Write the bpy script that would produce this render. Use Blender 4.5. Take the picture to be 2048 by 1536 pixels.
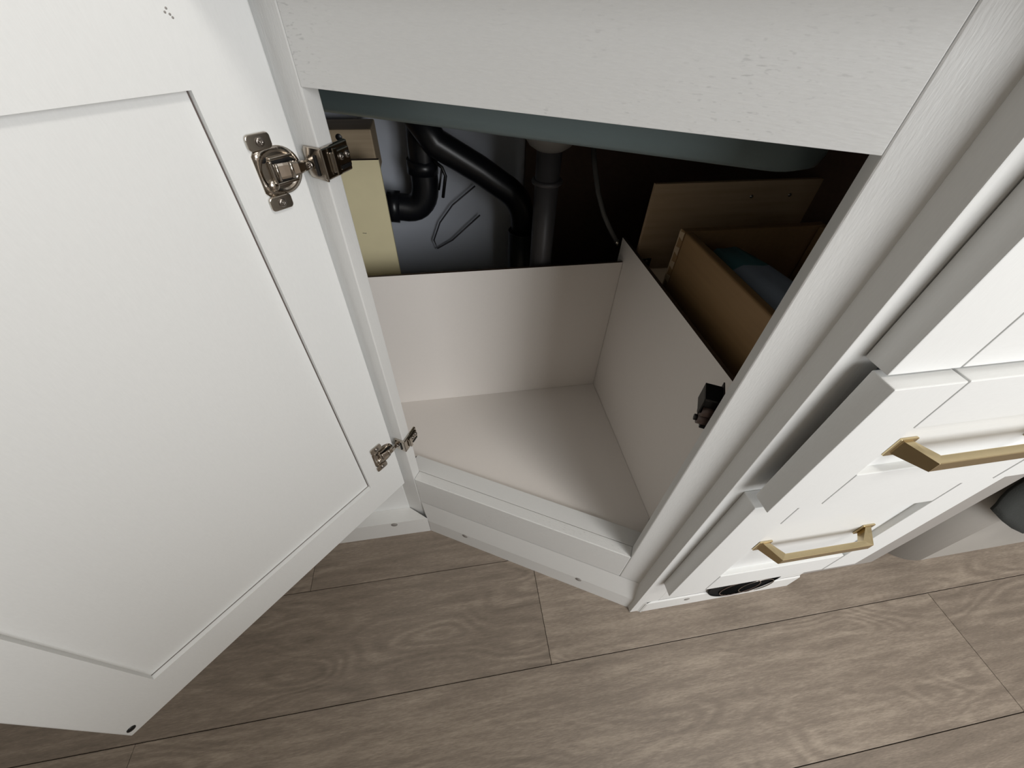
import bpy, bmesh, math, random
from mathutils import Vector, Matrix
random.seed(7)
for o in list(bpy.data.objects): bpy.data.objects.remove(o, do_unlink=True)
S = bpy.context.scene
COL = S.collection

# ------------------------------------------------------------------ camera
CAM_P, CAM_R, CAM_Y, CAM_F = 0.799227564, -0.0357728643, 0.183996083, 794.72423
fw = Vector((math.sin(CAM_Y)*math.cos(CAM_P), math.cos(CAM_Y)*math.cos(CAM_P), -math.sin(CAM_P)))
rt = Vector((math.cos(CAM_Y), -math.sin(CAM_Y), 0))
dn = fw.cross(rt)
r2 = rt*math.cos(CAM_R) + dn*math.sin(CAM_R)
d2 = -rt*math.sin(CAM_R) + dn*math.cos(CAM_R)
cam = bpy.data.cameras.new('camera'); camo = bpy.data.objects.new('camera', cam); COL.objects.link(camo)
cam.sensor_width = 36; cam.lens = CAM_F/2048*36; cam.clip_start = 0.01
m = Matrix.Identity(4)
for i in range(3):
    m[i][0] = r2[i]; m[i][1] = -d2[i]; m[i][2] = -fw[i]
m.translation = (0, 0, 0.8)
camo.matrix_world = m
S.camera = camo

# ------------------------------------------------------------------ world, lights, exposure
w = bpy.data.worlds.new('world'); S.world = w; w.use_nodes = True
w.node_tree.nodes['Background'].inputs[0].default_value = (0.75, 0.85, 1.0, 1)
w.node_tree.nodes['Background'].inputs[1].default_value = 0.3

def area(name, loc, target, sx, sy, power, col):
    L = bpy.data.lights.new(name, 'AREA'); L.shape = 'RECTANGLE'; L.size = sx; L.size_y = sy
    L.energy = power; L.color = col
    o = bpy.data.objects.new(name, L); COL.objects.link(o); o.location = loc
    o.rotation_euler = (Vector(target)-Vector(loc)).to_track_quat('-Z', 'Y').to_euler()
    return o
# daylight through the two windows of the room, and the flat ceiling lamp
area('doorway_daylight', (1.00, -1.66, 1.02), (1.00, 0, 1.02), 1.10, 1.45, 37, (0.985, 0.995, 1.0))
area('ceiling_lamp_light', (0.75, -0.6, 2.03), (0.75, -0.6, 0), 0.35, 0.35, 10, (1.0, 0.96, 0.90))

S.view_settings.view_transform = 'Standard'
S.view_settings.look = 'None'
S.view_settings.exposure = 0.0
S.view_settings.gamma = 1.0
S.view_settings.use_curve_mapping = False

# ------------------------------------------------------------------ materials
def nt(name):
    M = bpy.data.materials.new(name); M.use_nodes = True
    t = M.node_tree; b = t.nodes['Principled BSDF']
    return M, t, b
def lin(c):
    return tuple((x/12.92 if x <= 0.04045 else ((x+0.055)/1.055)**2.4) for x in (v/255 for v in c)) + (1,)
def plain(name, rgb, rough=0.5, metal=0.0, noise=0.04, scale=60, bump=0.0, spec=0.5, trans=0.0):
    M, t, b = nt(name); N = t.nodes; L = t.links
    b.inputs['Roughness'].default_value = rough; b.inputs['Metallic'].default_value = metal
    b.inputs['Specular IOR Level'].default_value = spec
    if trans: b.inputs['Transmission Weight'].default_value = trans
    tc = N.new('ShaderNodeTexCoord'); nz = N.new('ShaderNodeTexNoise'); nz.inputs['Scale'].default_value = scale
    nz.inputs['Detail'].default_value = 3
    L.new(tc.outputs['Object'], nz.inputs['Vector'])
    mx = N.new('ShaderNodeMix'); mx.data_type = 'RGBA'
    c = lin(rgb)
    mx.inputs[6].default_value = tuple(min(1, v*(1-noise)) for v in c[:3]) + (1,)
    mx.inputs[7].default_value = tuple(min(1, v*(1+noise)) for v in c[:3]) + (1,)
    L.new(nz.outputs['Fac'], mx.inputs[0]); L.new(mx.outputs[2], b.inputs['Base Color'])
    if bump:
        bp = N.new('ShaderNodeBump'); bp.inputs['Strength'].default_value = bump; bp.inputs['Distance'].default_value = 0.0006
        L.new(nz.outputs['Fac'], bp.inputs['Height']); L.new(bp.outputs['Normal'], b.inputs['Normal'])
    return M
def painted(name, rgb, axis, rough=0.42, bump=0.25, fleck=0.0):
    """white painted wood, open grain running along one local axis"""
    M, t, b = nt(name); N = t.nodes; L = t.links
    b.inputs['Roughness'].default_value = rough
    tc = N.new('ShaderNodeTexCoord'); mp = N.new('ShaderNodeMapping')
    sc = [900, 900, 900]; sc[axis] = 150
    mp.inputs['Scale'].default_value = sc
    L.new(tc.outputs['Object'], mp.inputs['Vector'])
    nz = N.new('ShaderNodeTexNoise'); nz.inputs['Scale'].default_value = 1.0; nz.inputs['Detail'].default_value = 3
    L.new(mp.outputs['Vector'], nz.inputs['Vector'])
    mp2 = N.new('ShaderNodeMapping'); s2 = [640, 640, 640]; s2[axis] = 190
    mp2.inputs['Scale'].default_value = s2; mp2.inputs['Location'].default_value = (3.1, 7.7, 1.3)
    L.new(tc.outputs['Object'], mp2.inputs['Vector'])
    nf = N.new('ShaderNodeTexNoise'); nf.inputs['Scale'].default_value = 1.0; nf.inputs['Detail'].default_value = 1
    L.new(mp2.outputs['Vector'], nf.inputs['Vector'])
    nb = N.new('ShaderNodeTexNoise'); nb.inputs['Scale'].default_value = 14; nb.inputs['Detail'].default_value = 2
    L.new(tc.outputs['Object'], nb.inputs['Vector'])
    r1 = N.new('ShaderNodeMapRange'); r1.inputs[1].default_value = 0.62; r1.inputs[2].default_value = 0.74
    L.new(nf.outputs['Fac'], r1.inputs[0])
    r2_ = N.new('ShaderNodeMapRange'); r2_.inputs[1].default_value = 0.48; r2_.inputs[2].default_value = 0.66
    L.new(nb.outputs['Fac'], r2_.inputs[0])
    mu = N.new('ShaderNodeMath'); mu.operation = 'MULTIPLY'; L.new(r1.outputs[0], mu.inputs[0]); L.new(r2_.outputs[0], mu.inputs[1])
    mu2 = N.new('ShaderNodeMath'); mu2.operation = 'MULTIPLY'; L.new(mu.outputs[0], mu2.inputs[0]); mu2.inputs[1].default_value = fleck
    c = lin(rgb)
    mx = N.new('ShaderNodeMix'); mx.data_type = 'RGBA'
    mx.inputs[6].default_value = tuple(v*0.965 for v in c[:3])+(1,); mx.inputs[7].default_value = tuple(min(1, v*1.03) for v in c[:3])+(1,)
    L.new(nz.outputs['Fac'], mx.inputs[0])
    m2 = N.new('ShaderNodeMix'); m2.data_type = 'RGBA'; L.new(mu2.outputs[0], m2.inputs[0]); L.new(mx.outputs[2], m2.inputs[6])
    m2.inputs[7].default_value = tuple(v*0.45 for v in c[:3])+(1,)
    L.new(m2.outputs[2], b.inputs['Base Color'])
    bp = N.new('ShaderNodeBump'); bp.inputs['Strength'].default_value = bump; bp.inputs['Distance'].default_value = 0.0008
    L.new(nz.outputs['Fac'], bp.inputs['Height']); L.new(bp.outputs['Normal'], b.inputs['Normal'])
    return M
def woodmat(name, dark, light, axis, rough=0.6, ring=14):
    M, t, b = nt(name); N = t.nodes; L = t.links
    b.inputs['Roughness'].default_value = rough
    tc = N.new('ShaderNodeTexCoord'); mp = N.new('ShaderNodeMapping'); sc = [160, 160, 160]; sc[axis] = 9
    mp.inputs['Scale'].default_value = sc; L.new(tc.outputs['Object'], mp.inputs['Vector'])
    nz = N.new('ShaderNodeTexNoise'); nz.inputs['Scale'].default_value = 1; nz.inputs['Detail'].default_value = 4
    L.new(mp.outputs['Vector'], nz.inputs['Vector'])
    mx = N.new('ShaderNodeMix'); mx.data_type = 'RGBA'; mx.inputs[6].default_value = lin(dark); mx.inputs[7].default_value = lin(light)
    L.new(nz.outputs['Fac'], mx.inputs[0]); L.new(mx.outputs[2], b.inputs['Base Color'])
    return M
def plankmat(name):
    M, t, b = nt(name); N = t.nodes; L = t.links
    b.inputs['Specular IOR Level'].default_value = 0.45
    tc = N.new('ShaderNodeTexCoord'); oi = N.new('ShaderNodeObjectInfo')
    ad = N.new('ShaderNodeVectorMath'); ad.operation = 'ADD'
    cb = N.new('ShaderNodeCombineXYZ'); mm = N.new('ShaderNodeMath'); mm.operation = 'MULTIPLY'; mm.inputs[1].default_value = 37.0
    L.new(oi.outputs['Random'], mm.inputs[0]); L.new(mm.outputs[0], cb.inputs[2]); L.new(mm.outputs[0], cb.inputs[0])
    L.new(tc.outputs['Object'], ad.inputs[0]); L.new(cb.outputs[0], ad.inputs[1])
    def noise(scale, detail=3, rough=0.55, dist=0.0):
        mp = N.new('ShaderNodeMapping'); mp.inputs['Scale'].default_value = scale; L.new(ad.outputs[0], mp.inputs['Vector'])
        n = N.new('ShaderNodeTexNoise'); n.inputs['Scale'].default_value = 1; n.inputs['Detail'].default_value = detail
        n.inputs['Roughness'].default_value = rough; n.inputs['Distortion'].default_value = dist
        L.new(mp.outputs['Vector'], n.inputs['Vector']); return n
    streak = noise((9, 95, 5), 4, 0.6)
    fine = noise((110, 900, 30), 3)
    broad = noise((3.0, 12, 3), 2)
    # cathedral figure: contour lines of a slow noise field stretched along the plank
    cath = noise((4.2, 15, 4), 1, 0.4, 0.35)
    cm = N.new('ShaderNodeMath'); cm.operation = 'MULTIPLY'; cm.inputs[1].default_value = 74.0; L.new(cath.outputs['Fac'], cm.inputs[0])
    sn = N.new('ShaderNodeMath'); sn.operation = 'SINE'; L.new(cm.outputs[0], sn.inputs[0])
    cmask = N.new('ShaderNodeMapRange'); cmask.inputs[1].default_value = 0.46; cmask.inputs[2].default_value = 0.62; L.new(broad.outputs['Fac'], cmask.inputs[0])
    cw = N.new('ShaderNodeMath'); cw.operation = 'MULTIPLY'; L.new(sn.outputs[0], cw.inputs[0]); L.new(cmask.outputs[0], cw.inputs[1])
    cw2 = N.new('ShaderNodeMath'); cw2.operation = 'MULTIPLY_ADD'; L.new(cw.outputs[0], cw2.inputs[0]); cw2.inputs[1].default_value = 0.058
    sk_ = N.new('ShaderNodeMath'); sk_.operation = 'MULTIPLY_ADD'; L.new(streak.outputs['Fac'], sk_.inputs[0]); sk_.inputs[1].default_value = 0.50; sk_.inputs[2].default_value = 0.25
    L.new(sk_.outputs[0], cw2.inputs[2])
    fa = N.new('ShaderNodeMath'); fa.operation = 'MULTIPLY_ADD'; L.new(fine.outputs['Fac'], fa.inputs[0]); fa.inputs[1].default_value = 0.38; L.new(cw2.outputs[0], fa.inputs[2])
    tone = N.new('ShaderNodeMath'); tone.operation = 'MULTIPLY_ADD'; L.new(oi.outputs['Random'], tone.inputs[0]); tone.inputs[1].default_value = 0.10; L.new(fa.outputs[0], tone.inputs[2])
    rp = N.new('ShaderNodeValToRGB'); e = rp.color_ramp.elements
    e[0].position = 0.40; e[0].color = lin((92, 83, 74)); e[1].position = 1.06; e[1].color = lin((174, 161, 146))
    mid = e.new(0.74); mid.color = lin((135, 123, 111))
    L.new(tone.outputs[0], rp.inputs[0]); L.new(rp.outputs[0], b.inputs['Base Color'])
    rr = N.new('ShaderNodeMapRange'); rr.inputs[3].default_value = 0.38; rr.inputs[4].default_value = 0.55
    L.new(streak.outputs['Fac'], rr.inputs[0]); L.new(rr.outputs[0], b.inputs['Roughness'])
    bp = N.new('ShaderNodeBump'); bp.inputs['Strength'].default_value = 0.35; bp.inputs['Distance'].default_value = 0.0008
    L.new(fa.outputs[0], bp.inputs['Height']); L.new(bp.outputs['Normal'], b.inputs['Normal'])
    return M

M = {}
WH = (226, 226, 224)
M['paintX'] = painted('white_paint_grain_x', WH, 0, bump=0.35, fleck=0.34)
M['paintZ'] = painted('white_paint_grain_z', WH, 2, bump=0.20, fleck=0.03)
M['smoothX'] = painted('white_front_x', (232, 233, 232), 0, rough=0.35, bump=0.04)
M['smoothZ'] = painted('white_front_z', (232, 233, 232), 2, rough=0.35, bump=0.04)
M['base'] = painted('white_base_paint', (226, 226, 224), 0, bump=0.10, fleck=0.0)
M['liner'] = plain('white_liner_board', (238, 232, 226), 0.5, noise=0.015, scale=240, bump=0.05)
M['liner_edge'] = woodmat('raw_board_edge', (52, 40, 34), (84, 66, 54), 0)
M['crease'] = plain('dirty_joint_line', (96, 84, 80), 0.8)
M['sink'] = plain('grey_green_sink', (98, 111, 112), 0.5, noise=0.05, scale=700)
M['steel'] = plain('nickel_plated_steel', (186, 178, 168), 0.17, 1.0, noise=0.03, scale=90)
M['screw'] = plain('screw_steel', (150, 144, 138), 0.28, 1.0)
M['brass'] = plain('brushed_brass', (208, 190, 152), 0.27, 1.0, noise=0.05, scale=220)
M['black'] = plain('black_plastic', (22, 22, 23), 0.38)
M['vent'] = plain('matte_black_vent', (13, 13, 14), 0.75, spec=0.2)
M['bronze'] = plain('dark_bronze_roller', (96, 80, 74), 0.38)
M['pipe'] = plain('black_pipe', (20, 21, 25), 0.32, noise=0.05)
M['pipegrey'] = plain('grey_tail_pipe', (74, 72, 74), 0.4)
M['pale'] = plain('pale_flange', (128, 125, 121), 0.45)
M['tube'] = plain('clear_tube', (150, 150, 148), 0.25, trans=0.5)
M['ply'] = woodmat('pale_ply', (176, 150, 118), (206, 182, 148), 0)
M['plywall'] = woodmat('brown_ply', (88, 68, 56), (106, 82, 66), 0)
M['tan'] = woodmat('tan_drawer_side', (150, 118, 80), (170, 136, 94), 1)
M['pin'] = plain('dovetail_pin_wood', (206, 182, 150), 0.6)
M['yellow'] = plain('cream_partition', (222, 211, 172), 0.6, noise=0.06, scale=25)
M['block'] = woodmat('wood_cleat', (150, 132, 106), (182, 162, 134), 0)
M['backwall'] = plain('cabinet_back_wall', (196, 201, 211), 0.6, noise=0.03, scale=8)
M['roomwall'] = plain('room_wall', (186, 180, 172), 0.7, noise=0.02, scale=30)
M['ceil'] = plain('room_ceiling', (222, 219, 213), 0.8)
M['seam'] = plain('dark_floor_joint', (44, 36, 30), 0.8)
M['plank'] = plankmat('taupe_vinyl_plank')
M['bench'] = plain('grey_bench_cladding', (160, 156, 150), 0.55, noise=0.03, scale=14)
M['greyp'] = painted('grey_end_panel', (156, 152, 148), 2, bump=0.1)
M['cloth'] = plain('charcoal_cloth', (46, 48, 46), 0.95, noise=0.2, scale=500, bump=0.6)
M['bag'] = plain('pale_blue_bag', (176, 190, 210), 0.45, noise=0.04)
M['teal'] = plain('teal_bag_end', (96, 150, 160), 0.5)
M['counter'] = plain('pale_stone_counter', (205, 203, 199), 0.3, noise=0.08, scale=90)
M['wire'] = plain('grey_wire', (58, 56, 60), 0.5)
M['lamp'] = plain('lamp_frame', (230, 230, 228), 0.5)
M['smudge'] = plain('grey_filler', (150, 146, 142), 0.7)

# ------------------------------------------------------------------ helpers
MW = {}
def link(o, parent, mw):
    COL.objects.link(o); MW[o.name] = mw
    if parent is not None:
        o.parent = parent
    return o
def thing(name, label, cat, loc=(0, 0, 0), rz=0.0, group=None):
    o = bpy.data.objects.new(name, None); o.empty_display_size = 0.05
    COL.objects.link(o)
    o.location = loc; o.rotation_euler = (0, 0, rz)
    MW[o.name] = Matrix.Translation(loc) @ Matrix.Rotation(rz, 4, 'Z')
    if label: o['label'] = label; o['category'] = cat
    if group: o['group'] = group
    return o
def tag(o, label, cat, group=None):
    o['label'] = label; o['category'] = cat
    if group: o['group'] = group
    return o
def world_of(o):
    return MW[o.name]
def obj(name, bm, mat, parent=None, space='local', smooth=False, origin=None, label=None):
    """one mesh object; 'local' = the parent's frame, 'world' = world coordinates"""
    pm = MW[parent.name] if parent is not None else Matrix.Identity(4)
    if space == 'world':
        bm.transform(pm.inverted())
    if origin is None:
        xs = [v.co for v in bm.verts]
        origin = Vector(((min(v.x for v in xs)+max(v.x for v in xs))/2, (min(v.y for v in xs)+max(v.y for v in xs))/2, min(v.z for v in xs)))
    origin = Vector(origin)
    bm.transform(Matrix.Translation(-origin))
    bmesh.ops.recalc_face_normals(bm, faces=bm.faces)
    me = bpy.data.meshes.new(name); bm.to_mesh(me); bm.free()
    mats = mat if isinstance(mat, (list, tuple)) else [mat]
    for k in mats: me.materials.append(M[k])
    if smooth:
        for p in me.polygons: p.use_smooth = True
    o = bpy.data.objects.new(name, me); COL.objects.link(o)
    o.parent = parent; o.location = origin
    MW[o.name] = pm @ Matrix.Translation(origin)
    if label: o['label'] = label
    return o
def struct(o):
    o['kind'] = 'structure'; return o
def nb(): return bmesh.new()
def box(bm, x0, x1, y0, y1, z0, z1, bev=0.0, seg=2, mi=0, mat=None):
    vs = [bm.verts.new(p) for p in ((x0,y0,z0),(x1,y0,z0),(x1,y1,z0),(x0,y1,z0),(x0,y0,z1),(x1,y0,z1),(x1,y1,z1),(x0,y1,z1))]
    fs = [bm.faces.new([vs[i] for i in q]) for q in ((3,2,1,0),(4,5,6,7),(0,1,5,4),(1,2,6,5),(2,3,7,6),(3,0,4,7))]
    for f in fs: f.material_index = mi
    geo = vs
    if bev > 0:
        es = list({e for f in fs for e in f.edges})
        r = bmesh.ops.bevel(bm, geom=es, offset=bev, segments=seg, profile=0.5, affect='EDGES')
        geo = list({v for v in r['verts']} | {v for v in vs if v.is_valid})
        for f in r['faces']: f.material_index = mi
    if mat is not None:
        bmesh.ops.transform(bm, matrix=mat, verts=[v for v in geo if v.is_valid])
    return bm
def prism(bm, poly, z0, z1, mi=0, M4=None, bev=0.0):
    a = [bm.verts.new((p[0], p[1], z0)) for p in poly]; b = [bm.verts.new((p[0], p[1], z1)) for p in poly]
    n = len(poly); fs = [bm.faces.new(list(reversed(a))), bm.faces.new(b)]
    for i in range(n): fs.append(bm.faces.new((a[i], a[(i+1) % n], b[(i+1) % n], b[i])))
    for f in fs: f.material_index = mi
    geo = a+b
    if bev:
        es = [e for e in {e for f in fs[:2] for e in f.edges}]
        r = bmesh.ops.bevel(bm, geom=es, offset=bev, segments=2, profile=0.5, affect='EDGES')
        geo = list({v for v in r['verts']} | {v for v in a+b if v.is_valid})
    if M4 is not None: bmesh.ops.transform(bm, matrix=M4, verts=[v for v in geo if v.is_valid])
    return bm
def tube(bm, pts, r, seg=12, mi=0, cap=True):
    pts = [Vector(p) for p in pts]; rs = r if isinstance(r, (list, tuple)) else [r]*len(pts)
    rings = []; up = None
    for i, p in enumerate(pts):
        t = (pts[min(i+1, len(pts)-1)]-pts[max(i-1, 0)]).normalized()
        if up is None: up = t.orthogonal().normalized()
        up = (up-t*up.dot(t)).normalized(); s = t.cross(up)
        rings.append([bm.verts.new(p+(up*math.cos(a)+s*math.sin(a))*rs[i]) for a in (2*math.pi*k/seg for k in range(seg))])
    for i in range(len(rings)-1):
        for k in range(seg):
            f = bm.faces.new((rings[i][k], rings[i][(k+1) % seg], rings[i+1][(k+1) % seg], rings[i+1][k])); f.material_index = mi; f.smooth = True
    if cap:
        for q in (list(reversed(rings[0])), rings[-1]): bm.faces.new(q).material_index = mi
    return bm
def arc(p0, c, p1, n=8):
    """quadratic bend p0 -> p1 with control c"""
    p0, c, p1 = Vector(p0), Vector(c), Vector(p1)
    return [(p0*(1-t)**2+c*2*t*(1-t)+p1*t*t) for t in (i/n for i in range(n+1))]
def ring(bm, c, axis, R, r, seg=32, s2=8, mi=0):
    c = Vector(c); axis = Vector(axis).normalized(); u = axis.orthogonal().normalized(); v = axis.cross(u)
    rr = []
    for i in range(seg):
        a = 2*math.pi*i/seg; d = u*math.cos(a)+v*math.sin(a)
        rr.append([bm.verts.new(c+d*(R+r*math.cos(b))+axis*(r*math.sin(b))) for b in (2*math.pi*k/s2 for k in range(s2))])
    for i in range(seg):
        for k in range(s2):
            f = bm.faces.new((rr[i][k], rr[(i+1) % seg][k], rr[(i+1) % seg][(k+1) % s2], rr[i][(k+1) % s2])); f.smooth = True; f.material_index = mi
def lathe(bm, prof, c, axis, seg=24, mi=0):
    """prof: (radius, height along axis)"""
    c = Vector(c); axis = Vector(axis).normalized(); u = axis.orthogonal().normalized(); v = axis.cross(u)
    rr = []
    for (R, h) in prof:
        if R < 1e-7: rr.append([bm.verts.new(c+axis*h)])
        else: rr.append([bm.verts.new(c+axis*h+(u*math.cos(a)+v*math.sin(a))*R) for a in (2*math.pi*k/seg for k in range(seg))])
    for A, B in zip(rr, rr[1:]):
        for k in range(seg):
            k2 = (k+1) % seg
            if len(A) == 1 and len(B) == 1: continue
            if len(A) == 1: f = bm.faces.new((A[0], B[k], B[k2]))
            elif len(B) == 1: f = bm.faces.new((A[k], A[k2], B[0]))
            else: f = bm.faces.new((A[k], A[k2], B[k2], B[k]))
            f.smooth = True; f.material_index = mi

# ------------------------------------------------------------------ setting: floor, walls, ceiling, window
X0, X1, Y0, Y1, ZC = -1.45, 2.05, -1.70, 0.90, 2.05
bm = nb(); box(bm, X0, X1, Y0, Y1, -0.03, -0.0032)
floor = struct(obj('floor', bm, 'seam'))
PW, PL = 0.1776, 1.362
joints = {-1: 0.40, 0: 0.840, 1: 0.105, 2: -0.310, 3: 0.62}
for row in range(-9, 4):
    ya = 0.1115+PW*(row-1); yb = ya+PW
    if yb > Y1: yb = Y1
    j = joints.get(row, random.uniform(0, PL))
    x = j-4*PL
    while x < X1:
        a, b_ = max(x, X0), min(x+PL, X1)
        if b_-a > 0.01:
            bm = nb(); box(bm, a+0.0004, b_-0.0004, max(ya, Y0)+0.0005, yb-0.0005, -0.0031, 0.0, bev=0.0004, seg=1)
            obj('plank', bm, 'plank', floor, 'world')
        x += PL
def wall(name, *a, mat='roomwall'):
    bm = nb(); box(bm, *a); return struct(obj(name, bm, mat))
wall('wall_back', X0, X1, Y1, Y1+0.05, 0, ZC)
wall('wall_left', X0-0.05, X0, Y0, Y1, 0, ZC)
wall('wall_right', X1, X1+0.05, Y0, Y1, 0, ZC)
bm = nb(); wx0, wx1, wz0, wz1 = 0.39, 1.61, 0.22, 1.82
box(bm, X0, wx0, Y0-0.05, Y0, 0, ZC); box(bm, wx1, X1, Y0-0.05, Y0, 0, ZC); box(bm, wx0, wx1, Y0-0.05, Y0, 0, wz0); box(bm, wx0, wx1, Y0-0.05, Y0, wz1, ZC)
struct(obj('wall_front', bm, 'roomwall'))
wall('ceiling', X0, X1, Y0, Y1, ZC, ZC+0.05, mat='ceil')
bm = nb()
for (a, b_, c, d_) in ((wx0, wx0+0.04, wz0, wz1), (wx1-0.04, wx1, wz0, wz1), (wx0+0.04, wx1-0.04, wz0, wz0+0.04), (wx0+0.04, wx1-0.04, wz1-0.04, wz1)):
    box(bm, a, b_, Y0-0.04, Y0+0.015, c, d_, bev=0.004)
struct(obj('window_1', bm, 'lamp'))
wall('wall_shade_blocker', X0, 0.42, -0.66, -0.56, 0, 0.62)  # unseen low wall, added to block daylight from the left floor

# ------------------------------------------------------------------ corner sink cabinet (diagonal front)
F0 = Vector((-0.0852, 0.3807, 0)); ANG = math.atan2(-0.491, 0.8711)
DV = Vector((math.cos(ANG), math.sin(ANG), 0)); IN = Vector((-math.sin(ANG), math.cos(ANG), 0))
def dw(s, t, z): return F0+DV*s+IN*t+Vector((0, 0, z))
cab = thing('corner_sink_cabinet', 'white painted corner cabinet with its angled door standing open', 'cabinet', F0, ANG)
OL, OR_, OB, OT = -0.0136, 0.3663, 0.1776, 0.7376; TH = 0.0185; ZT = 0.8145
SR = 0.4005
bm = nb(); box(bm, -0.046, OL, 0, TH, 0, ZT, bev=0.0012); obj('stile', bm, 'paintZ', cab)
bm = nb(); box(bm, OR_, SR, 0, TH, 0, ZT, bev=0.0012); obj('stile', bm, 'paintZ', cab)
bm = nb(); box(bm, OL+0.0002, OR_-0.0002, 0.0002, TH, OT, ZT, bev=0.0004); obj('top_rail', bm, 'paintX', cab)
bm = nb(); box(bm, OL+0.0002, OR_-0.0002, 0.0001, TH, 0.0, OB, bev=0.0012); obj('bottom_rail', bm, 'paintX', cab)
bm = nb(); box(bm, -0.034, OR_+0.012, TH+0.0006, 0.0475, 0.10, OB-0.001, bev=0.0008); obj('cleat', bm, 'base', cab)
# skirting strip along the diagonal: chamfered top
def strip(bm, x0, x1, xm0, xm1, y0, yb, h, hb):
    """front at y0, back at yb, front height h, back height hb; ends mitred (xm = x at the back)"""
    vs = [bm.verts.new(p) for p in ((x0,y0,0),(x1,y0,0),(xm1,yb,0),(xm0,yb,0),(x0,y0,h),(x1,y0,h),(xm1,yb,hb),(xm0,yb,hb))]
    for q in ((3,2,1,0),(4,5,6,7),(0,1,5,4),(1,2,6,5),(2,3,7,6),(3,0,4,7)): bm.faces.new([vs[i] for i in q])
bm = nb(); strip(bm, 0.0005, 0.4275, -0.012, 0.405, -0.009, -0.0003, 0.044, 0.098)
sk = obj('skirting', bm, 'base', cab)
def plug(parent, c, axis, R=0.0052, label=None):
    bm = nb(); lathe(bm, [(0, 0.0004), (R*0.9, 0.0003), (R, -0.0006)], c, axis, 16); ring(bm, Vector(c), axis, R, 0.00045, 20, 5)
    return obj('screw_plug', bm, 'smudge', parent)
plug(sk, (0.0799-0.2075+0.0, 0, 0), (0, -1, 0)) if False else None
def local(o, p): return MW[o.name].inverted() @ Vector(p)
for s_, z_ in ((0.0799, 0.0386), (0.3055, 0.0405)):
    plug(sk, local(sk, dw(s_, -0.0092, z_)), (0, -1, 0))
# inner lining: floor, back, right side
ZF = 0.168
bm = nb()
fl = [dw(-0.042, 0.0478, 0), dw(0.379, 0.0478, 0), Vector((0.2925, 0.262, 0)), Vector((0.2925, 0.5812, 0)), Vector((-0.30, 0.5812, 0)), Vector((-0.30, 0.46, 0))]
prism(bm, [(p.x, p.y) for p in fl], ZF-0.006, ZF); obj('cabinet_floor', bm, 'liner', cab, 'world')
def panel2(name, a, edge='top', mats=('liner', 'liner_edge')):
    bm = nb(); box(bm, *a)
    for f in bm.faces:
        if f.normal.z > 0.9 if False else abs(f.calc_center_median().z-a[5]) < 1e-6: f.material_index = 1
    return obj(name, bm, list(mats), cab, 'world')
panel2('back_panel', (-0.30, 0.2924, 0.5815, 0.5865, 0.12, 0.4640))
panel2('side_panel', (0.2930, 0.2985, 0.252, 0.6045, 0.12, 0.4972))
panel2('partition', (-0.26, -0.0870, 0.660, 0.668, 0.05, 0.6075), mats=('yellow', 'liner_edge'))
bm = nb()
for (xa, za, xb, zb_) in ((-0.1345, 0.500, -0.1285, 0.4993),):
    tube(bm, [(xa, 0.6597, za), (xb, 0.6597, zb_)], 0.0004, 5)
obj('pencil_mark', bm, 'wire', cab, 'world')
# left return hidden behind the stile closes the box
bm = nb(); box(bm, -0.306, -0.3005, 0.46, 0.5815, 0.12, 0.464); obj('side_panel', bm, 'liner', cab, 'world')
# dark sides of the cabinet carcass deep inside
bm = nb(); box(bm, -0.33, 0.60, 0.838, 0.850, 0.0, 0.8145); obj('carcass_back', bm, ['backwall'], cab, 'world')
bm = nb(); box(bm, 0.165, 0.60, 0.828, 0.8375, 0.0, 0.8145); obj('carcass_back', bm, 'plywall', cab, 'world')
bm = nb(); box(bm, -0.342, -0.331, 0.39, 0.850, 0.0, 0.8145); obj('carcass_side', bm, 'plywall', cab, 'world')

# door -----------------------------------------------------------
HP = Vector((-0.1148, 0.3899, 0)); WV = Vector((-0.7222, -0.6917, 0)); DN = Vector((0.6917, -0.7222, 0))   # width direction, inner-face normal
DM = Matrix(((WV.x, DN.x, 0, HP.x), (WV.y, DN.y, 0, HP.y), (0, 0, 1, 0), (0, 0, 0, 1)))   # local (u, outwards from inner face, z)
DW, DZ0, DZ1, DT = 0.4246, 0.165, 0.800, 0.0195
RU0, RU1, RZ0, RZ1 = 0.0577, 0.3669, 0.2268, 0.7420
bm = nb()
def frame_mesh(bm, ou0, ou1, oz0, oz1, iu0, iu1, iz0, iz1, n0, n1, bev=0.0015):
    O = [(ou0, oz0), (ou1, oz0), (ou1, oz1), (ou0, oz1)]; I = [(iu0, iz0), (iu1, iz0), (iu1, iz1), (iu0, iz1)]
    vo0 = [bm.verts.new((p[0], n0, p[1])) for p in O]; vo1 = [bm.verts.new((p[0], n1, p[1])) for p in O]
    vi0 = [bm.verts.new((p[0], n0, p[1])) for p in I]; vi1 = [bm.verts.new((p[0], n1, p[1])) for p in I]
    oute = []
    for i in range(4):
        k = (i+1) % 4
        bm.faces.new((vo1[i], vo1[k], vi1[k], vi1[i])); bm.faces.new((vo0[k], vo0[i], vi0[i], vi0[k]))
        bm.faces.new((vo0[i], vo0[k], vo1[k], vo1[i])); bm.faces.new((vi0[k], vi0[i], vi1[i], vi1[k]))
        for a, b_ in ((vo0[i], vo0[k]), (vo1[i], vo1[k]), (vo0[i], vo1[i])):
            oute.append(bm.edges.get((a, b_)))
    bmesh.ops.bevel(bm, geom=oute, offset=bev, segments=2, profile=0.5, affect='EDGES')
frame_mesh(bm, 0, DW, DZ0, DZ1, RU0, RU1, RZ0, RZ1, -DT, 0)
bm.transform(DM); door = obj('door', bm, 'smoothZ', cab, 'world')
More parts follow.
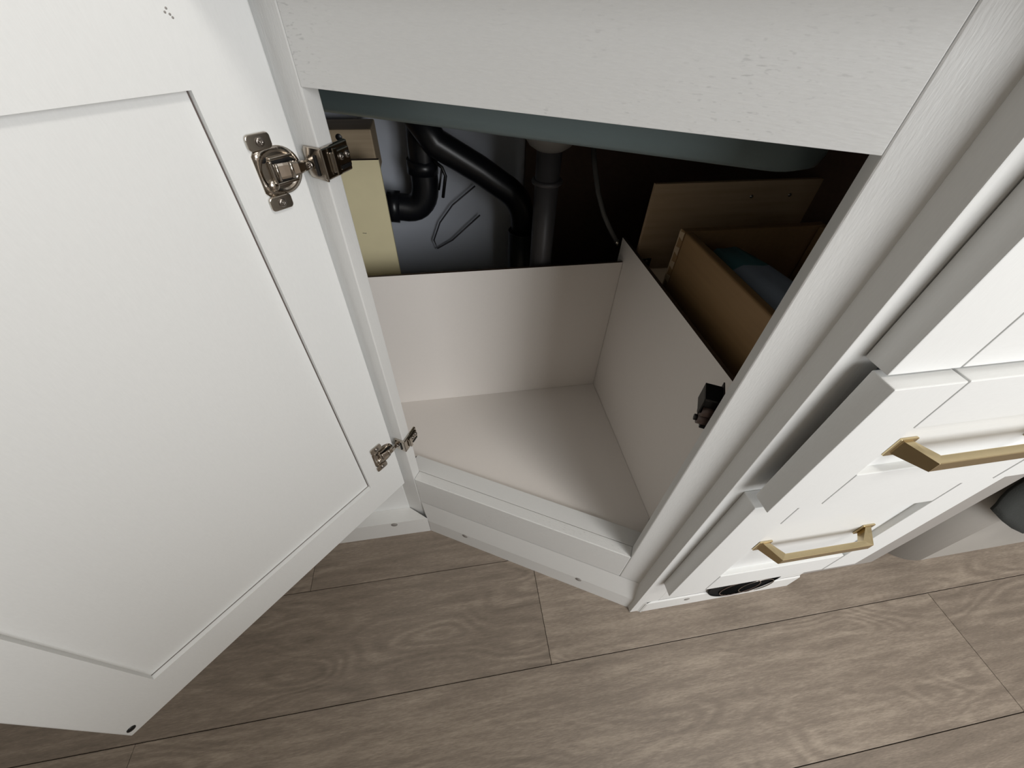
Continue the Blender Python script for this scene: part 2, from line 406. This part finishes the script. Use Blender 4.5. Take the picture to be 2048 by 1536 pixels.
bm = nb(); box(bm, RU0-0.004, RU1+0.004, -0.0135, -0.0065, RZ0-0.004, RZ1+0.004); bm.transform(DM)
obj('door_panel', bm, 'smoothZ', door, 'world')
# the unpainted joint line where the panel slides into its frame
bm = nb()
g = 0.0007
box(bm, RU0+0.0001, RU0+0.0010, -0.0064, -0.0061, RZ0, RZ1); box(bm, RU0+0.0010, RU1, -0.0064, -0.0061, RZ0+0.0001, RZ0+0.0010)
bm.transform(DM); obj('panel_joint', bm, 'crease', door, 'world')
bm = nb(); lathe(bm, [(0, 0.0016), (0.0030, 0.0015), (0.0040, 0.0009), (0.0042, 0)], (0.4170, 0, 0.1795), (0, 1, 0), 20)
bm.transform(DM); obj('bumper', bm, 'black', door, 'world', label='black rubber bumper dot at the free corner')
bm = nb()
for (u_, z_) in ((0.0515, 0.7812), (0.0530, 0.7795), (0.0508, 0.7785), (0.0500, 0.7770)):
    lathe(bm, [(0, 0.0003), (0.0007, 0.0001), (0.0008, -0.0001)], (u_, 0, z_), (0, 1, 0), 6)
bm.transform(DM); obj('scuff_mark', bm, 'smudge', door, 'world')

# hinges ---------------------------------------------------------
def rrect(w_, h_, r, n=4):
    out = []
    for cx, cy, a0 in ((w_/2-r, h_/2-r, 0), (-w_/2+r, h_/2-r, 90), (-w_/2+r, -h_/2+r, 180), (w_/2-r, -h_/2+r, 270)):
        for k in range(n+1):
            a = math.radians(a0+90*k/n); out.append((cx+r*math.cos(a), cy+r*math.sin(a)))
    return out
# matrix mapping prism coordinates (x=u, y=z, z=n) into door frame (u, n, z)
SW = Matrix(((1, 0, 0, 0), (0, 0, 1, 0), (0, 1, 0, 0), (0, 0, 0, 1)))
def screw(bm, c, axis, R=0.0036, h=0.0016, mi=0):
    """domed cross-head screw"""
    lathe(bm, [(0, h*0.35), (R*0.30, h*0.4), (R*0.36, h*0.98), (R*0.7, h*0.9), (R*0.94, h*0.5), (R, 0)], c, axis, 16, mi)
    ax = Vector(axis).normalized(); u = ax.orthogonal().normalized(); v = ax.cross(u)
    for q in (u, v):
        p = Vector(c)+ax*h*0.95
        tube(bm, [p-q*R*0.5, p+q*R*0.5], R*0.11, 5, mi)
def hinge(zc, lab):
    # cup flange on the door's inner face
    bm = nb()
    cu, R = 0.0192, 0.0178
    # plate: D-shaped outline (straight on the far side, round towards the door edge) with a round cup opening, built as a strip
    n = 40; outer = []; inner = []
    for i in range(n):
        a = 2*math.pi*i/n
        du, dz = math.cos(a), math.sin(a)
        rr = R
        if du > 0: rr = min(R*1.30, 0.0186/max(du, 1e-3)) if abs(dz) < 0.999 else R
        if du > 0: rr = min(rr, 0.0178/max(abs(dz), 1e-3))
        outer.append((cu+du*rr, zc+dz*rr)); inner.append((cu+0.0010+du*0.0146, zc+dz*0.0146))
    def ringv(pts, h): return [bm.verts.new((p[0], h, p[1])) for p in pts]
    o0, o1, i1 = ringv(outer, 0.0), ringv(outer, 0.0014), ringv(inner, 0.0014)
    i2 = ringv([(cu+0.001+(p[0]-cu-0.001)*0.93, zc+(p[1]-zc)*0.93) for p in inner], 0.0004)
    for A, B in ((o0, o1), (o1, i1), (i1, i2)):
        for k in range(n):
            f = bm.faces.new((A[k], A[(k+1) % n], B[(k+1) % n], B[k])); f.smooth = True
    bm.faces.new(i2)
    hg = None
    bm.transform(DM); hg = obj('hinge', bm, 'steel', cab, 'world', label=lab)
    # mounting tabs
    for dz in (0.0225, -0.0225):
        bm = nb(); prism(bm, rrect(0.0190, 0.0112, 0.0030), 0.0004, 0.0030, M4=DM @ Matrix.Translation((0.0288, 0, zc+dz)) @ SW, bev=0.0007)
        obj('mounting_tab', bm, 'steel', hg, 'world')
        bm = nb(); screw(bm, (0.0284, 0.0029, zc+dz), (0, 1, 0)); bm.transform(DM); obj('screw', bm, 'screw', hg, 'world')
    # raised half moons inside the cup (two posts), the knuckle and its arm
    bm = nb()
    lathe(bm, [(0, 0.0030), (0.0035, 0.0026), (0.0048, 0.0012), (0.005, 0.0004)], (0.0290, 0, zc-0.0095), (0, 1, 0), 14)
    box(bm, 0.0255, 0.0280, 0.0004, 0.0046, zc-0.0085, zc+0.0085, bev=0.0008)
    box(bm, 0.0065, 0.0262, 0.0006, 0.0026, zc-0.0105, zc-0.0082, bev=0.0006)
    box(bm, 0.0065, 0.0262, 0.0006, 0.0026, zc+0.0082, zc+0.0105, bev=0.0006)
    bm.transform(DM); obj('cup_bridge', bm, 'steel', hg, 'world')
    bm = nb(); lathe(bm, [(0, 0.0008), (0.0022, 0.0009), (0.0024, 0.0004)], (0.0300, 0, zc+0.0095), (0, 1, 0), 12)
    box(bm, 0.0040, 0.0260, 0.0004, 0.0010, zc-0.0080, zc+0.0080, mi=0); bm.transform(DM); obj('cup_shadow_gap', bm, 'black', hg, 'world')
    bm = nb()
    pts = [(0.0250, 0.0030), (0.0180, 0.0046), (0.0120, 0.0058), (0.0065, 0.0066), (0.0010, 0.0062), (-0.0025, 0.0050), (-0.0045, 0.0040)]
    hw = [0.0058, 0.0058, 0.0056, 0.0050, 0.0040, 0.0038, 0.0038]
    rows = []
    for (u_, h_), q in zip(pts, hw):
        rows.append([bm.verts.new((u_, h_+k[1], zc+k[0]*q)) for k in ((-1, -0.0022), (-1, 0.0), (-0.7, 0.0006), (0.7, 0.0006), (1, 0.0), (1, -0.0022))])
    for A, B in zip(rows, rows[1:]):
        for k in range(6): bm.faces.new((A[k], A[(k+1) % 6], B[(k+1) % 6], B[k]))
    bm.faces.new(rows[0]); bm.faces.new(list(reversed(rows[-1])))
    tube(bm, [(0.0125, 0.0060, zc-0.0062), (0.0125, 0.0060, zc+0.0062)], 0.0016, 10)
    tube(bm, [(0.0235, 0.0040, zc-0.0066), (0.0235, 0.0040, zc+0.0066)], 0.0013, 10)
    bm.transform(DM); obj('hinge_arm', bm, 'steel', hg, 'world')
    # frame bracket: wraps the stile's inner edge (cabinet frame: s, t inwards, z)
    FM = MW[cab.name]
    bm = nb()
    t0 = -0.0042
    # front leg: raised channel on the stile face, tapering to the knuckle
    pl = [(-0.0290, -0.0075), (-0.0265, -0.0110), (-0.0105, -0.0130), (-0.0105, 0.0130), (-0.0265, 0.0135), (-0.0290, 0.0100)]
    prism(bm, pl, 0.0004, 0.0034, M4=FM @ Matrix.Translation((0, -0.0036, zc)) @ SW, bev=0.0008)
    obj('frame_bracket', bm, 'steel', hg, 'world')
    bm = nb(); bx = nb(); bx.free()
    box(bm, -0.0132, -0.0092, -0.0034, 0.0310, zc-0.0118, zc+0.0128, bev=0.0014); bm.transform(FM)
    obj('bracket_side', bm, 'steel', hg, 'world')
    bm = nb(); box(bm, -0.0092, -0.0068, 0.0050, 0.0285, zc-0.0075, zc+0.0085, bev=0.0010)
    box(bm, -0.0072, -0.0058, 0.0070, 0.0120, zc-0.0100, zc+0.0110, bev=0.0006); bm.transform(FM)
    obj('adjuster_plate', bm, 'steel', hg, 'world')
    bm = nb(); box(bm, -0.0186, -0.0158, -0.0044, -0.0034, zc-0.0085, zc+0.0075, bev=0.0004); bm.transform(FM); obj('slot', bm, 'black', hg, 'world')
    bm = nb(); box(bm, -0.0066, -0.0060, 0.0140, 0.0260, zc-0.0070, zc-0.0040, bev=0.0002); bm.transform(FM); obj('slot', bm, 'black', hg, 'world')
    for (c, a) in (((-0.0240, -0.0040, zc-0.0008), (0, -1, 0)), ((-0.0066, 0.0165, zc+0.0030), (1, 0, 0)), ((-0.0066, 0.0245, zc+0.0030), (1, 0, 0))):
        bm = nb(); screw(bm, c, a, 0.0031, 0.0014); bm.transform(FM); obj('screw', bm, 'screw', hg, 'world')
hinge(0.6845, 'upper nickel hinge')
hinge(0.2795, 'lower nickel hinge')

# latch on the back of the right stile ----------------------------
FM = MW[cab.name]
def fl_(bm, name, mat, parent, **k):
    bm.transform(FM); return obj(name, bm, mat, parent, 'world', **k)
ZL = 0.4960
bm = nb(); box(bm, 0.3712, 0.3726, 0.0190, 0.0520, ZL-0.023, ZL+0.022, bev=0.0005)
latch = fl_(bm, 'latch', 'black', cab, label='black double roller latch')
bm = nb()
box(bm, 0.3550, 0.3712, 0.0240, 0.0480, ZL+0.0165, ZL+0.0190, bev=0.0005); box(bm, 0.3550, 0.3566, 0.0240, 0.0480, ZL-0.004, ZL+0.0165, bev=0.0005)
box(bm, 0.3566, 0.3712, 0.0460, 0.0480, ZL-0.004, ZL+0.0165, bev=0.0005); box(bm, 0.3566, 0.3712, 0.0290, 0.0310, ZL+0.002, ZL+0.0165, bev=0.0005)
fl_(bm, 'bracket', 'black', latch)
for dz in (-0.0030, -0.0150):
    bm = nb(); tube(bm, [(0.3585, 0.0300, ZL+dz), (0.3700, 0.0300, ZL+dz)], 0.0062, 16); fl_(bm, 'roller', 'bronze', latch)
    bm = nb(); tube(bm, [(0.3555, 0.0300, ZL+dz), (0.3585, 0.0300, ZL+dz)], 0.0034, 12); fl_(bm, 'pivot_pin', 'black', latch)
bm = nb(); box(bm, 0.3640, 0.3712, 0.0270, 0.0380, ZL-0.0265, ZL-0.0215, bev=0.0008); fl_(bm, 'stop', 'black', latch)
bm = nb(); box(bm, 0.3575, 0.3640, 0.0286, 0.0289, ZL+0.0125, ZL+0.0136); fl_(bm, 'slot', 'steel', latch)

# ------------------------------------------------------------------ cabinet to the left (mostly behind the door)
lc = thing('base_cabinet', 'white base cabinet end behind the open door', 'cabinet', (-0.60, 0.402, 0))
bm = nb(); box(bm, -1.445, -0.1245, 0.4020, 0.4170, 0.0, ZT, bev=0.0008); obj('face_panel', bm, 'smoothX', lc, 'world')
bm = nb(); strip(bm, -1.445, -0.0895, -1.445, -0.1245, 0.3722, 0.4018, 0.0550, 0.0530)
ls = obj('skirting', bm, 'base', lc, 'world')
plug(ls, local(ls, (-0.1540, 0.3719, 0.0480)), (0, -1, 0), 0.0058)
bm = nb(); box(bm, -1.445, -0.345, 0.418, 0.880, 0.0, ZT); obj('carcass', bm, 'plywall', lc, 'world')

# ------------------------------------------------------------------ drawer cabinet on the right
YR = 0.1662
dc = thing('drawer_cabinet', 'white cabinet with three drawers and brass pulls', 'cabinet', (0.44, YR, 0))
def dbox(name, mat, *a, bev=0.001, parent=None, **k):
    bm = nb(); box(bm, *a, bev=bev); return obj(name, bm, mat, parent or dc, 'world', **k)
dbox('stile', 'paintZ', 0.2627, 0.3040, YR, YR+0.0190, 0.0, ZT, bev=0.0008)
dbox('stile', 'paintZ', 0.5850, 0.6100, YR+0.0005, YR+0.0190, 0.080, ZT)
dbox('bottom_rail', 'paintX', 0.3043, 0.5790, YR+0.0003, YR+0.0190, 0.0, 0.158, bev=0.0008)
dbox('top_rail', 'paintX', 0.3043, 0.5848, YR+0.0005, YR+0.0190, 0.800, ZT)
dbox('end_panel', 'greyp', 0.6105, 0.7770, 0.1784, 0.1974, 0.0, 0.70, bev=0.001)
dbox('side_panel', 'plywall', 0.585, 0.600, 0.198, 0.825, 0.0, ZT)
bm = nb(); strip(bm, 0.2800, 0.5785, 0.2900, 0.5785, 0.1640, YR-0.0001, 0.046, 0.049); rs = obj('skirting', bm, 'base', dc, 'world')
plug(rs, local(rs, (0.3614, 0.1638, 0.0323)), (0, -1, 0), 0.0048)
# round heating register in the skirting
VC = Vector((0.4520, 0.1632, 0.0815)); VR = 0.0655
bm = nb(); lathe(bm, [(0, -0.0002), (VR*0.99, -0.0002), (VR, 0.0010)], VC, (0, -1, 0), 48); ring(bm, VC+Vector((0, -0.0006, 0)), (0, 1, 0), VR-0.001, 0.0012, 48, 6)
vent = obj('vent', bm, 'vent', dc, 'world', label='round black heater vent below the bottom drawer')
for i, (dx, rr_) in enumerate(((0.001, 0.036), (0.034, 0.031))):
    bm = nb(); ring(bm, VC+Vector((dx, -0.0012, -0.027 if i == 0 else -0.030)), (0, 1, 0), rr_, 0.0009, 40, 6); obj('grille_ring', bm, 'bronze' if i == 0 else 'screw', vent, 'world')
for k in range(-4, 5):
    a = Vector((0.70, 0, 0.714)); b_ = Vector((0.714, 0, -0.70))
    c = VC+Vector((0.001, -0.0010, -0.027))+b_*k*0.0075; L_ = math.sqrt(max(0.036**2-(k*0.0075)**2, 0))
    bm = nb(); tube(bm, [c-a*L_, c+a*L_], 0.0006, 5); obj('grille_bar', bm, 'vent', vent, 'world')
# back panel behind the drawer boxes, with its two screws
bm = nb(); box(bm, 0.3085, 0.585, 0.5700, 0.5765, 0.02, 0.5932, bev=0.0004); bp_ = obj('back_panel', bm, 'ply', dc, 'world')
for px in (0.4725, 0.5385):
    bm = nb(); lathe(bm, [(0, 0.0022), (0.0018, 0.0018), (0.0028, 0)], (px, 0.5699, 0.5705), (0, -1, 0), 12); obj('screw', bm, 'screw', bp_, 'world')
bm = nb(); box(bm, 0.3100, 0.3330, 0.5640, 0.5652, 0.440, 0.478, bev=0.0003); box(bm, 0.3100, 0.3112, 0.5300, 0.5652, 0.440, 0.478, bev=0.0003)
brk = obj('slide_bracket', bm, 'black', dc, 'world')
for (px, pz) in ((0.3255, 0.4735), (0.3190, 0.4665), (0.3225, 0.4605)):
    bm = nb(); lathe(bm, [(0, 0.0008), (0.0022, 0.0006), (0.0026, 0)], (px, 0.5639, pz), (0, -1, 0), 12); obj('screw', bm, 'screw', brk, 'world')
bm = nb(); box(bm, 0.3030, 0.3240, 0.2000, 0.5560, 0.455, 0.4575); box(bm, 0.3030, 0.3048, 0.2000, 0.5560, 0.4575, 0.484)
obj('drawer_slide', bm, 'black', dc, 'world')

DX0, DX1, ST = 0.2812, 0.6030, 0.0592
def drawer(yf, z0, z1, rz0, rz1, lab, handle_z=None, boxed=False):
    y1 = yf+0.0195; dep = 0.0078
    bm = nb(); box(bm, DX0+ST-0.006, DX1-ST+0.006, yf+dep, yf+dep+0.007, rz0-0.006, rz1+0.006)
    dr = obj('drawer_front', bm, 'smoothX', dc, 'world', label=lab)
    for (a, b_) in ((DX0, DX0+ST-0.0011), (DX1-ST+0.0011, DX1)):
        dbox('stile', 'smoothZ', a, b_, yf, y1, z0, z1, bev=0.0009, parent=dr)
    for (a, b_) in ((z0, rz0), (rz1, z1)):
        dbox('rail', 'smoothX', DX0+ST+0.0011, DX1-ST-0.0011, yf+0.0003, y1, a, b_, bev=0.0009, parent=dr)
    if handle_z is not None:
        pull(dr, yf+dep, handle_z)
    if boxed:
        bx0, bx1, by1, bz0, bz1 = 0.3300, 0.5535, 0.5050, 0.452, 0.5562
        bm = nb(); box(bm, bx0, bx0+0.013, y1+0.0005, by1-0.0125, bz0, bz1, bev=0.003, seg=3); obj('box_side', bm, 'tan', dr, 'world')
        bm = nb(); box(bm, bx1-0.013, bx1, y1+0.0005, by1-0.0125, bz0, bz1, bev=0.003, seg=3); obj('box_side', bm, 'tan', dr, 'world')
        bm = nb(); box(bm, bx0, bx1, by1-0.012, by1, bz0, bz1, bev=0.001); obj('box_back', bm, 'tan', dr, 'world')
        bm = nb(); box(bm, bx0+0.013, bx1-0.013, y1+0.0005, by1-0.0125, bz0+0.012, bz0+0.017); obj('box_bottom', bm, 'tan', dr, 'world')
        # dovetail pins of the back showing in the side
        zz = bz1-0.001
        bm = nb(); box(bm, bx0-0.0006, bx0-0.0001, by1-0.0125, by1, bz0, bz1-0.001); obj('back_end_grain', bm, 'pin', dr, 'world') if False else bm.free()
        for k in range(5):
            zc = zz-0.006-k*0.0225
            bm = nb()
            prism(bm, [(by1+0.0002, zc-0.0034), (by1-0.0125, zc-0.0058), (by1-0.0125, zc+0.0058), (by1+0.0002, zc+0.0034)], bx0-0.0007, bx0-0.0002,
                  M4=Matrix(((0, 0, 1, 0), (1, 0, 0, 0), (0, 1, 0, 0), (0, 0, 0, 1))))
            obj('dovetail', bm, 'pin', dr, 'world')
        bm = nb(); box(bm, bx0-0.0004, bx0-0.0001, by1-0.0022, by1+0.0002, bz0, bz1-0.001); obj('end_grain', bm, 'pin', dr, 'world')
    return dr
def pull(dr, yb, zc):
    """flat brass bar on two inward leaning feet with flared plates"""
    xc = 0.441; hw, e, pj = 0.0815, 0.0165, 0.0245
    h = 0.0060
    bm = nb(); box(bm, xc-hw+e, xc+hw-e, yb-pj, yb-pj+0.0075, zc-h, zc+h, bev=0.0006)
    pl = obj('pull', bm, 'brass', dr, 'world', label='brass bar pull')
    for s in (-1, 1):
        bm = nb()
        # leaning strap, from bar end to base
        q = [(xc+s*(hw-e), yb-pj), (xc+s*(hw-e-0.0085), yb-pj+0.0075), (xc+s*(hw-0.0110), yb-0.0022), (xc+s*(hw-0.0025), yb-0.0022)]
        a = [bm.verts.new((p[0], p[1], zc-hh)) for p, hh in zip(q, (h, h, 0.0085, 0.0085))]
        b_ = [bm.verts.new((p[0], p[1], zc+hh)) for p, hh in zip(q, (h, h, 0.0085, 0.0085))]
        bm.faces.new(a); bm.faces.new(b_)
        for i in range(4): bm.faces.new((a[i], a[(i+1) % 4], b_[(i+1) % 4], b_[i]))
        # flared plate
        x_o, x_i = xc+s*(hw+0.0025), xc+s*(hw-0.0150)
        box(bm, min(x_o, x_i), max(x_o, x_i), yb-0.0024, yb-0.0001, zc-0.0118, zc+0.0118, bev=0.0006)
        obj('pull_foot', bm, 'brass', dr, 'world') if False else None
        me = bpy.data.meshes.new('pull_foot')
        if me: pass
        # joined into the pull: a fourth level is not allowed
        bmesh.ops.recalc_face_normals(bm, faces=bm.faces)
        bm.transform(MW[pl.name].inverted()); bm.to_mesh(me); bm.free()
        bm2 = nb(); bm2.from_mesh(pl.data); bm2.from_mesh(me); bm2.to_mesh(pl.data); bm2.free(); bpy.data.meshes.remove(me)
drawer(0.1460, 0.6200, 0.7920, 0.6770, 0.7350, 'top drawer front')
drawer(0.1362, 0.4425, 0.6165, 0.4968, 0.5640, 'middle drawer pulled slightly open', 0.5275, True)
drawer(0.1467, 0.1490, 0.4310, 0.2063, 0.3750, 'bottom drawer front', 0.2935)

# pale blue bag lying in the middle drawer
bm = nb()
for i, (y_, w_, h_, z_) in enumerate(((0.475, 0.012, 0.010, 0.500), (0.455, 0.026, 0.022, 0.506), (0.40, 0.032, 0.028, 0.508), (0.33, 0.036, 0.030, 0.507), (0.26, 0.034, 0.028, 0.504), (0.215, 0.026, 0.020, 0.498), (0.205, 0.01, 0.008, 0.495))):
    pass
rows = []
for (y_, w_, h_, z_) in ((0.478, 0.010, 0.008, 0.512), (0.466, 0.024, 0.020, 0.508), (0.41, 0.034, 0.026, 0.506), (0.33, 0.038, 0.028, 0.506), (0.26, 0.036, 0.026, 0.504), (0.215, 0.028, 0.020, 0.498), (0.205, 0.01, 0.008, 0.494)):
    rows.append([bm.verts.new((0.384+0.5*(0.47-y_)*0.10+w_*math.copysign(abs(math.cos(a))**0.6, math.cos(a)), y_, z_+0.016+h_*math.copysign(abs(math.sin(a))**0.6, math.sin(a))+0.0015*math.sin(7*a+y_*80))) for a in (2*math.pi*k/24 for k in range(24))])
for i, (A, B) in enumerate(zip(rows, rows[1:])):
    for k in range(24):
        f = bm.faces.new((A[k], A[(k+1) % 24], B[(k+1) % 24], B[k])); f.smooth = True; f.material_index = 1 if i < 2 else 0
bm.faces.new(rows[0]); bm.faces.new(rows[-1])
tag(obj('bag', bm, ['bag', 'teal']), 'pale blue bag with a teal end lying in the middle drawer', 'bag')

# ------------------------------------------------------------------ sink under the counter
SKM = MW[cab.name]
sink = thing('sink', 'grey green sink basin hanging behind the top rail', 'sink', dw(0.17, 0.25, 0.70), ANG)
def rect_r(s0, s1, t0, t1, r, n=6):
    return [((s0+s1)/2+x, (t0+t1)/2+y) for x, y in rrect(s1-s0, t1-t0, r, n)]
bm = nb()
prof = [(0.0, 0.003), (0.010, 0.0), ]
outer = rect_r(-0.140, 0.370, 0.080, 0.440, 0.03)
layers = [(0.8145, 0.0), (0.712, 0.0), (0.7045, -0.002), (0.700, -0.009)]
prev = None
def inset(poly, d_):
    cx = sum(p[0] for p in poly)/len(poly); cy = sum(p[1] for p in poly)/len(poly)
    return [(p[0]+d_*(-1 if p[0] < cx else 1), p[1]+d_*(-1 if p[1] < cy else 1)) for p in poly]
first = None
for (z_, d_) in layers:
    R_ = [bm.verts.new((p[0], p[1], z_)) for p in inset(outer, d_)]
    if prev:
        for k in range(len(R_)):
            f = bm.faces.new((prev[k], prev[(k+1) % len(R_)], R_[(k+1) % len(R_)], R_[k])); f.smooth = True
    prev = R_
bm.faces.new(prev)
inn = None; prev = None
for (z_, d_) in ((0.8145, 0.0), (0.8145, -0.012), (0.712, -0.016)):
    R_ = [bm.verts.new((p[0], p[1], z_)) for p in inset(outer, d_)]
    if prev:
        for k in range(len(R_)): bm.faces.new((prev[k], prev[(k+1) % len(R_)], R_[(k+1) % len(R_)], R_[k]))
    prev = R_
bm.faces.new(prev)
bmesh.ops.remove_doubles(bm, verts=bm.verts, dist=1e-6)
bm.transform(SKM); obj('basin', bm, 'sink', sink, 'world')
DC = Vector((0.158, 0.620, 0))
bm = nb(); lathe(bm, [(0.040, 0.699), (0.042, 0.650), (0.036, 0.642), (0.030, 0.634), (0.020, 0.628), (0, 0.628)], DC, (0, 0, 1), 28); obj('drain_basket', bm, 'pale', sink, 'world')
bm = nb(); tube(bm, [DC+Vector((0, 0, 0.630)), DC+Vector((0, 0, 0.20))], 0.0185, 20); ring(bm, DC+Vector((0, 0, 0.585)), (0, 0, 1), 0.020, 0.004, 24, 8)
tag(obj('tail_pipe', bm, 'pipegrey'), 'straight grey tail pipe dropping from the sink drain', 'pipe')

# ------------------------------------------------------------------ black drain pipes, tube and wires against the back wall
def pt(px, py, y):
    """point where the ray through a photo pixel meets a plane of constant y (used only to place pipe bends)"""
    d_ = r2*((px-1024)/CAM_F)+d2*((py-768)/CAM_F)+fw
    return Vector((0, 0, 0.8))+d_*(y/d_.y)
YP = 0.770
bm = nb()
path = [pt(838, 215, YP), pt(844, 300, YP)]+arc(pt(848, 345, YP), pt(862, 425, YP), pt(805, 414, YP), 10)+[pt(770, 411, YP), pt(640, 405, YP)]
tube(bm, path, 0.024, 20)
dp = thing('drain_pipe', 'branched black drain pipe under the sink, one arm bending left, one sloping right', 'pipe', (-0.05, 0.77, 0.45))
pa = obj('elbow_pipe', bm, 'pipe', dp, 'world')
bm = nb(); c = pt(800, 414, YP); e_ = pt(770, 411, YP); tube(bm, [c, c+(e_-c).normalized()*0.022], 0.0275, 20); obj('coupling', bm, 'pipe', pa, 'world')
bm = nb(); c = pt(844, 318, YP); e_ = pt(846, 345, YP); tube(bm, [c, e_], 0.0270, 20); obj('coupling', bm, 'pipe', pa, 'world')
bm = nb()
Y2 = 0.735
path = [pt(815, 205, Y2), pt(870, 285, Y2), pt(960, 340, Y2)]+arc(pt(1005, 372, Y2), pt(1044, 395, Y2), pt(1045, 440, Y2), 10)+[pt(1047, 470, Y2)]
tube(bm, path, 0.0225, 20)
pb = obj('sloping_pipe', bm, 'pipe', dp, 'world')
bm = nb(); c = pt(1046, 462, Y2); tube(bm, [c, c+Vector((0, 0, -0.30))], 0.029, 20); ring(bm, c, (0, 0, 1), 0.0275, 0.0018, 28, 6); obj('socket', bm, 'pipe', pb, 'world')
bm = nb()
path = [pt(1186, 290, 0.70), pt(1189, 330, 0.68), pt(1196, 385, 0.66), pt(1208, 430, 0.64), pt(1222, 462, 0.63), pt(1232, 480, 0.625)]
tube(bm, path, 0.0042, 10); tb = tag(obj('clear_tube', bm, 'tube'), 'thin clear tube curving down to the corner of the lining', 'tube')
bm = nb(); c = path[-1]; tube(bm, [c, c+(path[-1]-path[-2]).normalized()*0.012], 0.0055, 10); obj('fitting', bm, 'steel', tb, 'world')
bm = nb(); tube(bm, [pt(868, 322, 0.74), pt(884, 335, 0.73), pt(891, 352, 0.73), pt(886, 395, 0.73)], 0.0028, 8); tube(bm, [pt(884, 335, 0.73), pt(878, 380, 0.73)], 0.0018, 8)
tag(obj('cable_tie', bm, 'black'), 'black cable tie hanging below the sloping pipe', 'cable tie')
bm = nb(); tube(bm, [pt(950, 372, 0.82), pt(905, 410, 0.82), pt(880, 445, 0.82), pt(868, 480, 0.82), pt(875, 497, 0.82), pt(905, 480, 0.82), pt(960, 430, 0.82)], 0.0016, 6)
tag(obj('wire', bm, 'wire'), 'thin grey wire looping across the back wall', 'wire')
bm = nb(); box(bm, -0.330, -0.0985, 0.725, 0.790, 0.565, 0.6310, bev=0.002)
cl_ = tag(obj('wood_cleat', bm, 'block'), 'wooden support block with a screw hole behind the upper hinge', 'block')
bm = nb(); lathe(bm, [(0, 0.0006), (0.0045, 0.0006), (0.005, 0)], (-0.1475, 0.7249, 0.621), (0, -1, 0), 14); obj('screw_hole', bm, 'black', cl_, 'world')

# ------------------------------------------------------------------ bench and cloth at the far right
bm = nb()
poly = [(1.60, 0.1668), (0.880, 0.1668)]
for k in range(1, 13):
    a = math.radians(90*k/12); poly.append((0.880-0.092*math.sin(a), 0.1668+0.110*(1-math.cos(a))))
poly += [(0.788, 0.60), (1.60, 0.60)]
prism(bm, poly, 0.0, 0.430)
for f in bm.faces: f.smooth = abs(f.normal.z) < 0.5 and f.calc_area() < 0.02
tag(obj('bench', bm, 'bench'), 'grey clad bench with a rounded corner beside the drawers', 'bench')
bm = nb()
nx, nz = 26, 16; grid = []
for i in range(nx+1):
    x = 0.800+i*0.022
    row = []
    for k in range(nz+1):
        t = k/nz
        hem = max(0.10, 0.236-0.55*(x-0.80))-0.006*math.sin((x-0.8)*40)
        z = 0.452-(0.452-hem)*t
        y = 0.1585+0.110*(1-math.sqrt(max(0, 1-(max(0, 0.880-x)/0.092)**2)))*0.6-0.006*t-0.008*(0.5+0.5*math.sin(i*1.5+t*2.6))*t-0.004*math.sin(i*0.45+2)-0.010*math.exp(-((t-1)/0.12)**2)
        row.append(bm.verts.new((x, y, z)))
    grid.append(row)
for i in range(nx):
    for k in range(nz):
        f = bm.faces.new((grid[i][k], grid[i+1][k], grid[i+1][k+1], grid[i][k+1])); f.smooth = True
tops = [r[0] for r in grid]; bk = [bm.verts.new((v.co.x, 0.40, 0.436)) for v in tops]; ed = [bm.verts.new((v.co.x, 0.175, 0.455)) for v in tops]
for i in range(nx):
    bm.faces.new((tops[i+1], tops[i], ed[i], ed[i+1])); bm.faces.new((ed[i+1], ed[i], bk[i], bk[i+1]))
cl2 = tag(obj('blanket', bm, 'cloth'), 'charcoal blanket draped over the front of the grey bench', 'blanket')
so = cl2.modifiers.new('thick', 'SOLIDIFY'); so.thickness = 0.005; so.offset = -1

# ------------------------------------------------------------------ countertop above (throws the shade along the top rail)
bm = nb()
cf = [dw(-0.055, -0.050, 0), dw(0.430, -0.050, 0)]
poly = [(-1.445, cf[0].y), (cf[0].x, cf[0].y), (cf[1].x, cf[1].y), (0.80, cf[1].y), (0.80, 0.895), (-1.445, 0.895)]
# sink cut-out is left closed: the basin hangs below
prism(bm, poly, 0.815, 0.850)
tag(obj('countertop', bm, 'counter'), 'pale stone countertop over the white cabinets', 'countertop')
lm = thing('ceiling_lamp', 'flat square lamp on the ceiling', 'lamp', (0.75, -0.6, 2.05))
bm = nb(); box(bm, 0.56, 0.94, -0.79, -0.41, 2.035, 2.0495, bev=0.004); obj('housing', bm, 'lamp', lm, 'world')
